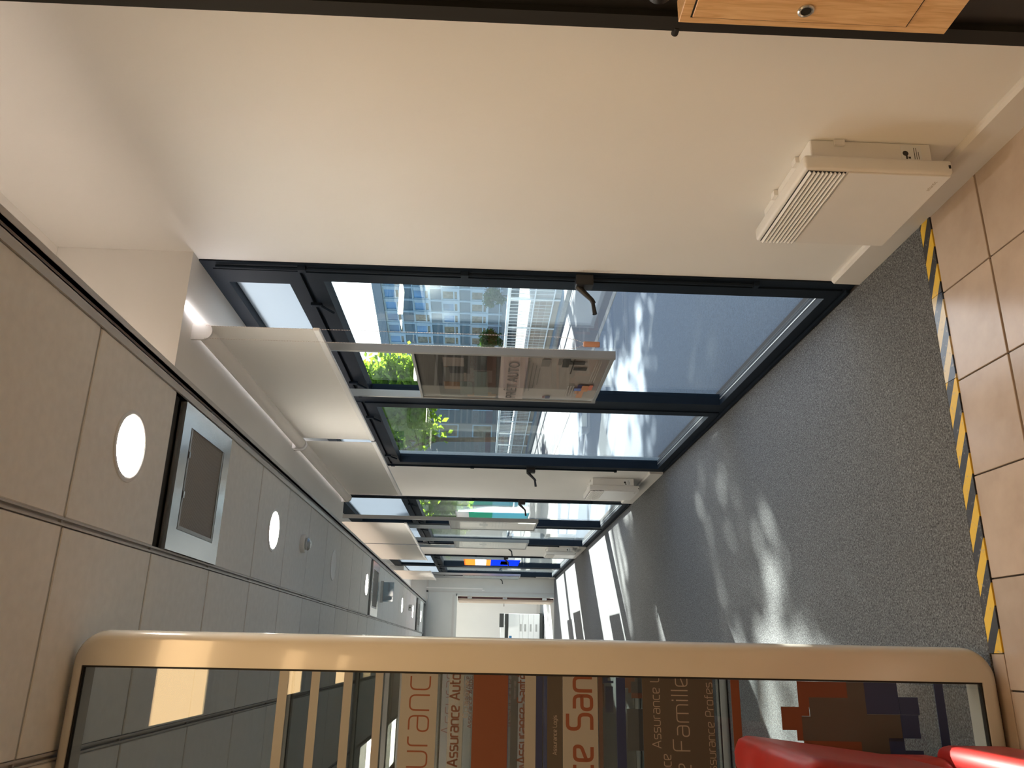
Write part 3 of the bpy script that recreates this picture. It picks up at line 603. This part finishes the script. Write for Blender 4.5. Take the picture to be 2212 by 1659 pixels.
dw = {'base': hx('c9b6a8'), 'sheet': 'printed sheet with pale text area', 'blocks': [(hx('8a8078'), [(0, 1, .58, 1)]), (hx('cfc5bd'), [(.2, .8, .62, .9)]), (hx('cec4bc'), [(0, 1, .0, .1)]), (hx('a09388'), [(.1, .9, .5, .508), (.1, .9, .46, .468), (.1, .85, .42, .428), (.1, .9, .38, .388), (.1, .7, .34, .348)]), (hx('4e4a48'), [(.35, .6, .56, .66)])], 'texts': []}
d4 = {'base': hx('c8d0d2'), 'sheet': 'pale printed sheet', 'blocks': [(hx('aab2b5'), [(.1, .8, .62, .9)]), (hx('a9b1b4'), [(.15, .7, .15, .4)]), (hx('dfe6e8'), [(.2, .6, .7, .8)])], 'texts': []}
poster(3.255, .665, .905, 1.80, 2.5995, 'hanging poster with large PRÊT AUTO text before the first window', d1_)
poster(7.97, .60, .915, 1.81, 3.1095, 'framed hanging poster at the near half of the second window', dw)
poster(9.55, .66, .915, 1.81, 3.1095, 'framed hanging poster at the far half of the second window', {**dw, 'base': hx('bfb0a4')})
poster(14.0, .66, .80, 1.79, 3.1095, 'pale whitish hanging poster near the far wall', d4)
def wposter(y0, y1, z0, z1, label, blocks):
    o = thing('window_poster', (1.385, (y0+y1)/2, z0), label, 'poster'); M_ = blocks
    for m, lab, (p, q, r, s) in M_: B('print_area', m, o, (1.383, 1.386, y0+(y1-y0)*p, y0+(y1-y0)*q, z0+(z1-z0)*r, z0+(z1-z0)*s), label=lab)
    B('top_bar', 'alu', o, (1.387, 1.391, y0, y1, z1-.01, z1)); B('bottom_bar', 'alu', o, (1.387, 1.391, y0, y1, z0, z0+.01)); B('bracket', 'alu', o, (1.387, 1.4185, y0+.02, y0+.03, z1-.01, z1-.004))
M['po'] = transl('poster_orange', (.8, .38, .12), .6); M['pw'] = transl('poster_white', (.85, .8, .76), .6); M['pb'] = transl('poster_blue', (.03, .11, .7), .6); M['pg'] = transl('poster_green', (.2, .62, .45), .6); M['pc'] = transl('poster_cyan', (.4, .75, .8), .6)
wposter(12.93, 13.83, .85, 1.76, 'bright orange and blue backlit poster close to the farthest window glass', [('po', 'orange upper area', (0, 1, .80, 1)), ('pw', 'white middle area', (0, 1, .60, .80)), ('po', 'orange stripe', (0, 1, .52, .60)), ('pb', 'blue area', (0, 1, 0, .52)), ('pc', 'pale oval', (.2, .8, .2, .34))])
wposter(8.37, 8.78, .98, 1.76, 'green and white poster by the glass of the second window', [('pw', 'white top', (0, 1, .82, 1)), ('pg', 'green area', (0, 1, .5, .82)), ('pc', 'pale blue area', (0, 1, 0, .5))])
# ================================================================== NEAR RIGHT: black cabinet and oak box, red armchair
o = thing('tall_cabinet', (1.30, .6, 0), 'tall black cabinet against the near right wall', 'cabinet')
bm = bmesh.new(); box(bm, 1.165, 1.402, -.6, 1.222, .02, 2.5, bev=.003); obj('body', bm, 'black', o)
B('edge_profile', 'rubber', o, (1.150, 1.166, 1.196, 1.232, .02, 2.5)); B('door_panel', 'black', o, (1.158, 1.164, -.55, 1.17, 1.22, 2.45)); B('plinth', 'rubber', o, (1.18, 1.402, -.6, 1.2, 0, .02))
bm = bmesh.new(); lathe(bm, (1.158, 1.214, 1.10), [(0.0, -.012), (.006, -.010), (.007, -.004), (.006, .0)], 14, axis=(0, 1, 0)); 
cyl(bm, (1.155, 1.225, 1.115), (1.155, 1.245, 1.115), .007, n=12); obj('knob', bm, 'rubber', o)
bm = bmesh.new(); cyl(bm, (1.135, 1.13, 1.17), (1.135, 1.02, 1.19), .022, .018, 14); box(bm, 1.12, 1.157, 1.0, 1.12, 1.16, 1.21, bev=.008); obj('handset', bm, 'black', o, smooth=True)
o = thing('oak_box', (1.1, .83, .63), 'oak veneer drawer box with a round lock on the black cabinet', 'cabinet')
bm = bmesh.new(); box(bm, 1.100, 1.149, .50, 1.158, .634, 1.131, bev=.0015, seg=1); obj('carcass', bm, 'oak', o)
B('door_gap', 'rubber', o, (1.0985, 1.0999, .52, 1.1425, .7135, 1.1125)); bm = bmesh.new(); box(bm, 1.0955, 1.1, .523, 1.1395, .7165, 1.1095, bev=.0008, seg=1); d_ = obj('door', bm, 'oak', o)
bm = bmesh.new(); lathe(bm, (1.0955, 1.110, .913), [(.0145, 0), (.0145, .003), (.012, .0045), (.0095, .0035), (.0095, .001), (0, .001)], 24, axis=(-1, 0, 0)); lk = obj('lock_ring', bm, 'steel', d_, smooth=True)
bm = bmesh.new(); cyl(bm, (1.0952, 1.110, .913), (1.0935, 1.110, .913), .0092, n=20); obj('keyhole', bm, 'rubber', d_)
o = thing('armchair', (-.5, 1.85, 0), 'red leather armchair in front of the nearest glazed partition', 'chair')
def cushion(name, x0, x1, y0, y1, z0, z1, r, shear=0, seg=4):
    bm = bmesh.new(); box(bm, x0, x1, y0, y1, z0, z1, bev=r, seg=seg)
    for v in bm.verts: v.co.x += shear*(v.co.z-z0)/(z1-z0) - .012*math.sin(math.pi*(v.co.z-z0)/(z1-z0))*abs(shear)/.05
    return obj(name, bm, 'red', o, smooth=True)
bk = cushion('backrest', -.335, -.222, 1.60, 2.10, .40, .843, .045, .05)
bm = bmesh.new()
pl = [(-.224, .52), (-.214, .62), (-.203, .72), (-.191, .80), (-.187, .822)]
for a, b in zip(pl[:-1], pl[1:]): cyl(bm, (a[0]-.022, 1.612, a[1]), (b[0]-.022, 1.612, b[1]), .0035, n=8)
obj('piping', bm, 'red_d', bk)
cushion('armrest', -.86, -.238, 1.56, 1.70, .30, .552, .05); cushion('armrest', -.86, -.222, 2.02, 2.16, .30, .535, .05); cushion('seat', -.86, -.33, 1.69, 2.03, .30, .44, .04); cushion('shell', -.86, -.20, 1.58, 2.14, .12, .32, .03)
for (x, y) in ((-.8, 1.65), (-.8, 2.07), (-.27, 1.65), (-.27, 2.07)):
    bm = bmesh.new(); cyl(bm, (x, y, .13), (x, y, 0), .022, .016, 14); obj('leg', bm, 'black', o)
# ================================================================== FAR ROOM: printer
o = thing('copier', (.5, 19.3, 0), 'white floor standing copier with paper drawers, in the far room', 'copier')
x0, x1, yf = .22, .83, 19.0
B('base', 'pr_d', o, (x0+.02, x1+.02, yf+.02, yf+.55, .03, .10)); B('body', 'pr_w', o, (x0, x1, yf+.02, yf+.6, .10, .82), bev=.004)
for (a, b) in ((.105, .235), (.24, .36), (.365, .485), (.49, .565)):
    d_ = B('drawer', 'pr_w', o, (x0+.005, x1-.005, yf, yf+.019, a, b), bev=.003); B('handle', 'concrete', d_, (.44, .60, yf-.003, yf+.002, (a+b)/2-.012, (a+b)/2+.03))
B('door_panel', 'pr_w', o, (x0+.005, x1-.005, yf, yf+.019, .57, .815), bev=.003); B('output_bay', 'pr_d', o, (x0+.01, x1-.01, yf+.03, yf+.58, .821, .90)); B('scanner_lid', 'pr_w', o, (x0, x1-.25, yf, yf+.6, .90, 1.0), bev=.006)
sc_ = B('touch_screen', 'pr_w', o, (x1-.32, x1, yf-.10, yf+.0, .91, .955), bev=.003); B('display', 'pr_d', sc_, (x1-.31, x1-.01, yf-.101, yf-.099, .93, 1.03)); B('sticker', 'bglass', o, (x0+.04, x0+.12, yf-.001, yf, .74, .80))
for k in range(4):
    bm = bmesh.new(); xx, yy = (x0+.05, x1-.05)[k % 2], (yf+.08, yf+.5)[k//2]; cyl(bm, (xx-.012, yy, .02), (xx+.012, yy, .02), .02, n=14); cyl(bm, (xx, yy, .02), (xx, yy, .04), .008, n=8); obj('caster', bm, 'pr_d', o)
o = thing('light_panel', (.3, 18.2, 3.11), 'added unseen light panel that brightens the far copier room', 'ceiling light')  # panel added only to brighten the far room, no lamp visible there
B('frame', 'white', o, (0, .6, 17.9, 18.5, 3.085, 3.1095)); B('diffuser', 'room_fill', o, (.03, .57, 17.93, 18.47, 3.079, 3.0849))
bm = bmesh.new(); extr(bm, [(-2.58, 20.39), (1.42, 20.39), (1.42, 20.38), (-2.58, 20.38)], 'z', .0, .08); obj('baseboard_rear', bm, 'base', kind='structure')
# ================================================================== OUTSIDE
B('pavement', 'asphalt', None, (1.55, 4.05, -20, 16.0, -.14, -.03), kind='structure'); 
B('ground', 'kerb', None, (1.55, 4.05, 16.0, 90, -.14, -.03), kind='structure', label='pale sunlit paving further along the street')
B('road', 'road', None, (4.17, 6.42, -20, 90, -.16, -.05), kind='structure')
B('earth', 'earth', None, (6.95, 120, -20, 120, -.9, -.5), kind='structure')
kb = thing('kerb', (4.1, 9, 0), kind='structure')
for k in range(26):
    y = 2+k*1.0; B('kerb_stone', 'kerb', kb, (4.055, 4.165, y+.006, y+.994, -.14, -.022-.004*(k % 3 == 1)), bev=.008)
kb2 = thing('kerb', (6.5, 14, 0), kind='structure')
for k in range(22):
    y = 10+k*1.0; B('kerb_stone', 'kerb', kb2, (6.425, 6.60, y+.008, y+.992, -.14, .03), bev=.01)
B('verge', 'bconc', None, (6.61, 6.90, -10, 50, -.14, .02), kind='structure')
gw = thing('garden_wall', (6.98, 24, 0), 'low brick garden wall with pale coping across the road', 'wall')
B('brickwork', 'brick', gw, (6.92, 7.12, 15.0, 38.0, -.1, .56)); B('coping', 'concrete', gw, (6.88, 7.16, 14.96, 38.0, .56, .63), bev=.01); B('end_pier', 'concrete', gw, (6.88, 7.16, 14.6, 14.95, -.1, .66), bev=.01)
rl = thing('street_railing', (6.85, 18, 0), 'white tube railing on posts across the road', 'railing')
for z, r in ((1.08, .035), (.55, .016), (.16, .016)):
    bm = bmesh.new(); cyl(bm, (6.85, 8, z), (6.85, 34, z), r, n=10); obj('rail', bm, 'railing', rl)
for k in range(17):
    y = 10.28+1.525*k; bm = bmesh.new(); cyl(bm, (6.85, y, 0.02), (6.85, y, 1.05), .024, n=8); obj('post', bm, 'railing', rl)
bm = bmesh.new()
for k in range(150):
    y = 8.0+.1738*k; cyl(bm, (6.85, y, .16), (6.85, y, 1.06), .006, n=5)
obj('baluster', bm, 'railing', rl, kind='stuff')
cf = thing('painted_fence', (9.8, 19.5, -.5), 'low fence of blue, green and yellow boards beyond the white railing', 'fence')
for (a, b, h) in ((-.05, .12, '5f83c0'), (-.2, -.055, '3d8a5c'), (-.33, -.205, 'a8d028'), (-.42, -.335, 'c9c55a')):
    B('board', col('board_'+h, h), cf, (9.5, 9.53, 15.0, 21.0, a, b))
for y in (15.5, 18, 20.5): B('post', 'concrete', cf, (9.535, 9.60, y, y+.08, -.55, .15))
# tower-block facade opposite
e = Vector((-.2405, .9706, 0)); nrm = Vector((-.9706, -.2405, 0)); P0 = Vector((34.5, 70, 0))
ob = thing('apartment_block', tuple(P0), 'haze-tinted gridded apartment block with rows of windows across the road', 'building')
def fb(name, m, s0, s1, d0, d1, z0, z1, par=None, label=None):
    """box in facade coordinates: s along, d outwards"""
    bm = bmesh.new(); box(bm, s0, s1, d0, d1, z0, z1)
    for v in bm.verts: v.co = P0 + e*v.co.x + nrm*v.co.y + Vector((0, 0, v.co.z))
    return obj(name, bm, m, par or ob, label=label)
fb('core_wall', 'bconc', -9, 26, -8, -.25, -.6, 13.1); fb('roof_band', 'bconc', -9.2, 26.2, -8, .25, 12.3, 13.2)
BW = 1.96
wp = {}
for fl in range(4):
    zt = 12.2-2.94*fl
    for b_ in range(-4, 12):
        s = b_*BW
        near = -2 <= b_ <= 7
        if not near and (b_ < -3 or b_ > 10): continue
        fr = None
        def add(name, m, q, par):
            key = (name, m, fl, q)
            bm = bmesh.new(); box(bm, s+q[0], s+q[1], q[2], q[3], zt+q[4], zt+q[5])
            for v in bm.verts: v.co = P0 + e*v.co.x + nrm*v.co.y + Vector((0, 0, v.co.z))
            return obj(name, bm, m, par)
        bm = bmesh.new()
        for q in ((.10, BW-.1, -1.62, -1.50), (.10, BW-.1, -.08, 0), (.10, .55, -1.5, -.08), (BW-.22, BW-.1, -1.5, -.08), (.55, BW-.22, -1.24, -1.12)): box(bm, s+q[0], s+q[1], -.2, -.06, zt+q[2], zt+q[3])
        for v in bm.verts: v.co = P0 + e*v.co.x + nrm*v.co.y + Vector((0, 0, v.co.z))
        fr = obj('window', bm, 'bwhite', ob)
        g1 = random.random() < (.85 if fl < 2 else .15)
        add('pane', 'bglass' if g1 else 'bglass2', (.55, BW-.22, -.19, -.13, -1.12, -.08), fr); add('small_pane', 'bglass2', (.55, BW-.22, -.19, -.13, -1.5, -1.24), fr)
        add('spandrel_panel', 'bpanel', (.10, BW-.1, -.2, -.1, -2.82, -1.74), ob)
for b_ in range(-3, 12): fb('pilaster', 'bwhite', b_*BW-.09, b_*BW+.09, -.25, .06, .2, 12.3)
for fl in range(5):
    zt = 12.2-2.94*fl; fb('floor_rail', 'bwhite', -3*BW, 11*BW, -.25, .0, zt, zt+.10)
    if fl < 4: fb('floor_rail', 'bwhite', -3*BW, 11*BW, -.25, .0, zt-1.74, zt-1.62)
# pale building closing the street
ob2 = thing('pale_building', (0, 62, 0), 'pale rendered building closing the far end of the street', 'building')
B('wall', 'beige_b', ob2, (-6, 22.5, 62, 70, -.5, 13.0)); B('cornice', 'concrete', ob2, (-6.2, 22.7, 61.8, 70, 13.0, 13.3))
for fl in range(4):
    for k in range(11):
        xx = -4.5+2.3*k; f_ = B('window', 'bwhite', ob2, (xx, xx+1.1, 61.93, 62.01, 1.0+2.7*fl, 2.6+2.7*fl)); B('pane', 'bglass2', f_, (xx+.1, xx+1.0, 61.9, 61.93, 1.1+2.7*fl, 2.5+2.7*fl))
# trees
def tree(name, label, base, crown, rad, nleaf, leaf, mat, trunk_r=.16, group='street trees', clump=30):
    o = thing(name, base, label, 'tree', group)
    bx, by, bz = base; cx, cy, cz = crown; bm = bmesh.new()
    cyl(bm, base, (cx, cy, cz-rad[2]*.3), trunk_r, trunk_r*.5, 10)
    for k in range(9):
        a = k*2.4; d = Vector((math.cos(a)*rad[0]*.7, math.sin(a)*rad[1]*.7, rad[2]*(.1+.3*(k % 3)))); s = Vector((bx+(cx-bx)*.7, by+(cy-by)*.7, bz+(cz-rad[2]*.5-bz)*(.75+.08*(k % 3)))); cyl(bm, s, Vector((cx, cy, cz))+d, trunk_r*.35, .02, 6)
    obj('trunk', bm, 'bark', o)
    rng = random.Random(hash(label) % 1000 if False else len(label)); vs2, fs = [], []
    cl_ = []
    for _ in range(clump):
        while True:
            p = Vector((rng.uniform(-1, 1), rng.uniform(-1, 1), rng.uniform(-1, 1)))
            if p.length < 1: break
        cl_.append(Vector((p.x*rad[0]*.86, p.y*rad[1]*.86, p.z*rad[2]*.86)))
    org = ORG[o.name]
    for i in range(nleaf):
        c = rng.choice(cl_) + Vector((rng.gauss(0, rad[0]*.15), rng.gauss(0, rad[1]*.15), rng.gauss(0, rad[2]*.17))); c += Vector(crown) - org
        n_ = Vector((rng.gauss(0, .6), rng.gauss(0, .6), rng.gauss(.5, .6))).normalized(); a = n_.orthogonal().normalized(); a.rotate(Matrix.Rotation(rng.uniform(0, 6.28), 3, n_)); b = n_.cross(a); l = leaf*rng.uniform(.7, 1.3)
        k = len(vs2); vs2 += [c-a*l*.5, c-b*l*.3+n_*l*.06, c+a*l*.5, c+b*l*.3+n_*l*.06]; fs.append((k, k+1, k+2, k+3))
    me = bpy.data.meshes.new('crown'); me.from_pydata([tuple(v) for v in vs2], [], fs); me.materials.append(M[mat]); c = bpy.data.objects.new('crown', me); COL.objects.link(c); c.parent = o; c['kind'] = 'stuff'; ORG[c.name] = org
    return o
tree('street_tree', 'bright green sunlit tree seen above the nearest poster', (8.1, 25.0, -.5), (7.6, 24.6, 4.8), (1.6, 2.0, 1.9), 6500, .22, 'leaf', .12)
tree('street_tree', 'dark leafy tree seen through the second window', (5.3, 33, -.05), (5.0, 32.5, 3.6), (1.5, 2.0, 1.7), 5000, .24, 'leaf', .12)
tree('street_tree', 'leafy tree further along the street behind the first window frame', (7.6, 29, -.5), (7.3, 28.5, 5.3), (1.7, 2.0, 2.0), 4500, .25, 'leaf', .12)
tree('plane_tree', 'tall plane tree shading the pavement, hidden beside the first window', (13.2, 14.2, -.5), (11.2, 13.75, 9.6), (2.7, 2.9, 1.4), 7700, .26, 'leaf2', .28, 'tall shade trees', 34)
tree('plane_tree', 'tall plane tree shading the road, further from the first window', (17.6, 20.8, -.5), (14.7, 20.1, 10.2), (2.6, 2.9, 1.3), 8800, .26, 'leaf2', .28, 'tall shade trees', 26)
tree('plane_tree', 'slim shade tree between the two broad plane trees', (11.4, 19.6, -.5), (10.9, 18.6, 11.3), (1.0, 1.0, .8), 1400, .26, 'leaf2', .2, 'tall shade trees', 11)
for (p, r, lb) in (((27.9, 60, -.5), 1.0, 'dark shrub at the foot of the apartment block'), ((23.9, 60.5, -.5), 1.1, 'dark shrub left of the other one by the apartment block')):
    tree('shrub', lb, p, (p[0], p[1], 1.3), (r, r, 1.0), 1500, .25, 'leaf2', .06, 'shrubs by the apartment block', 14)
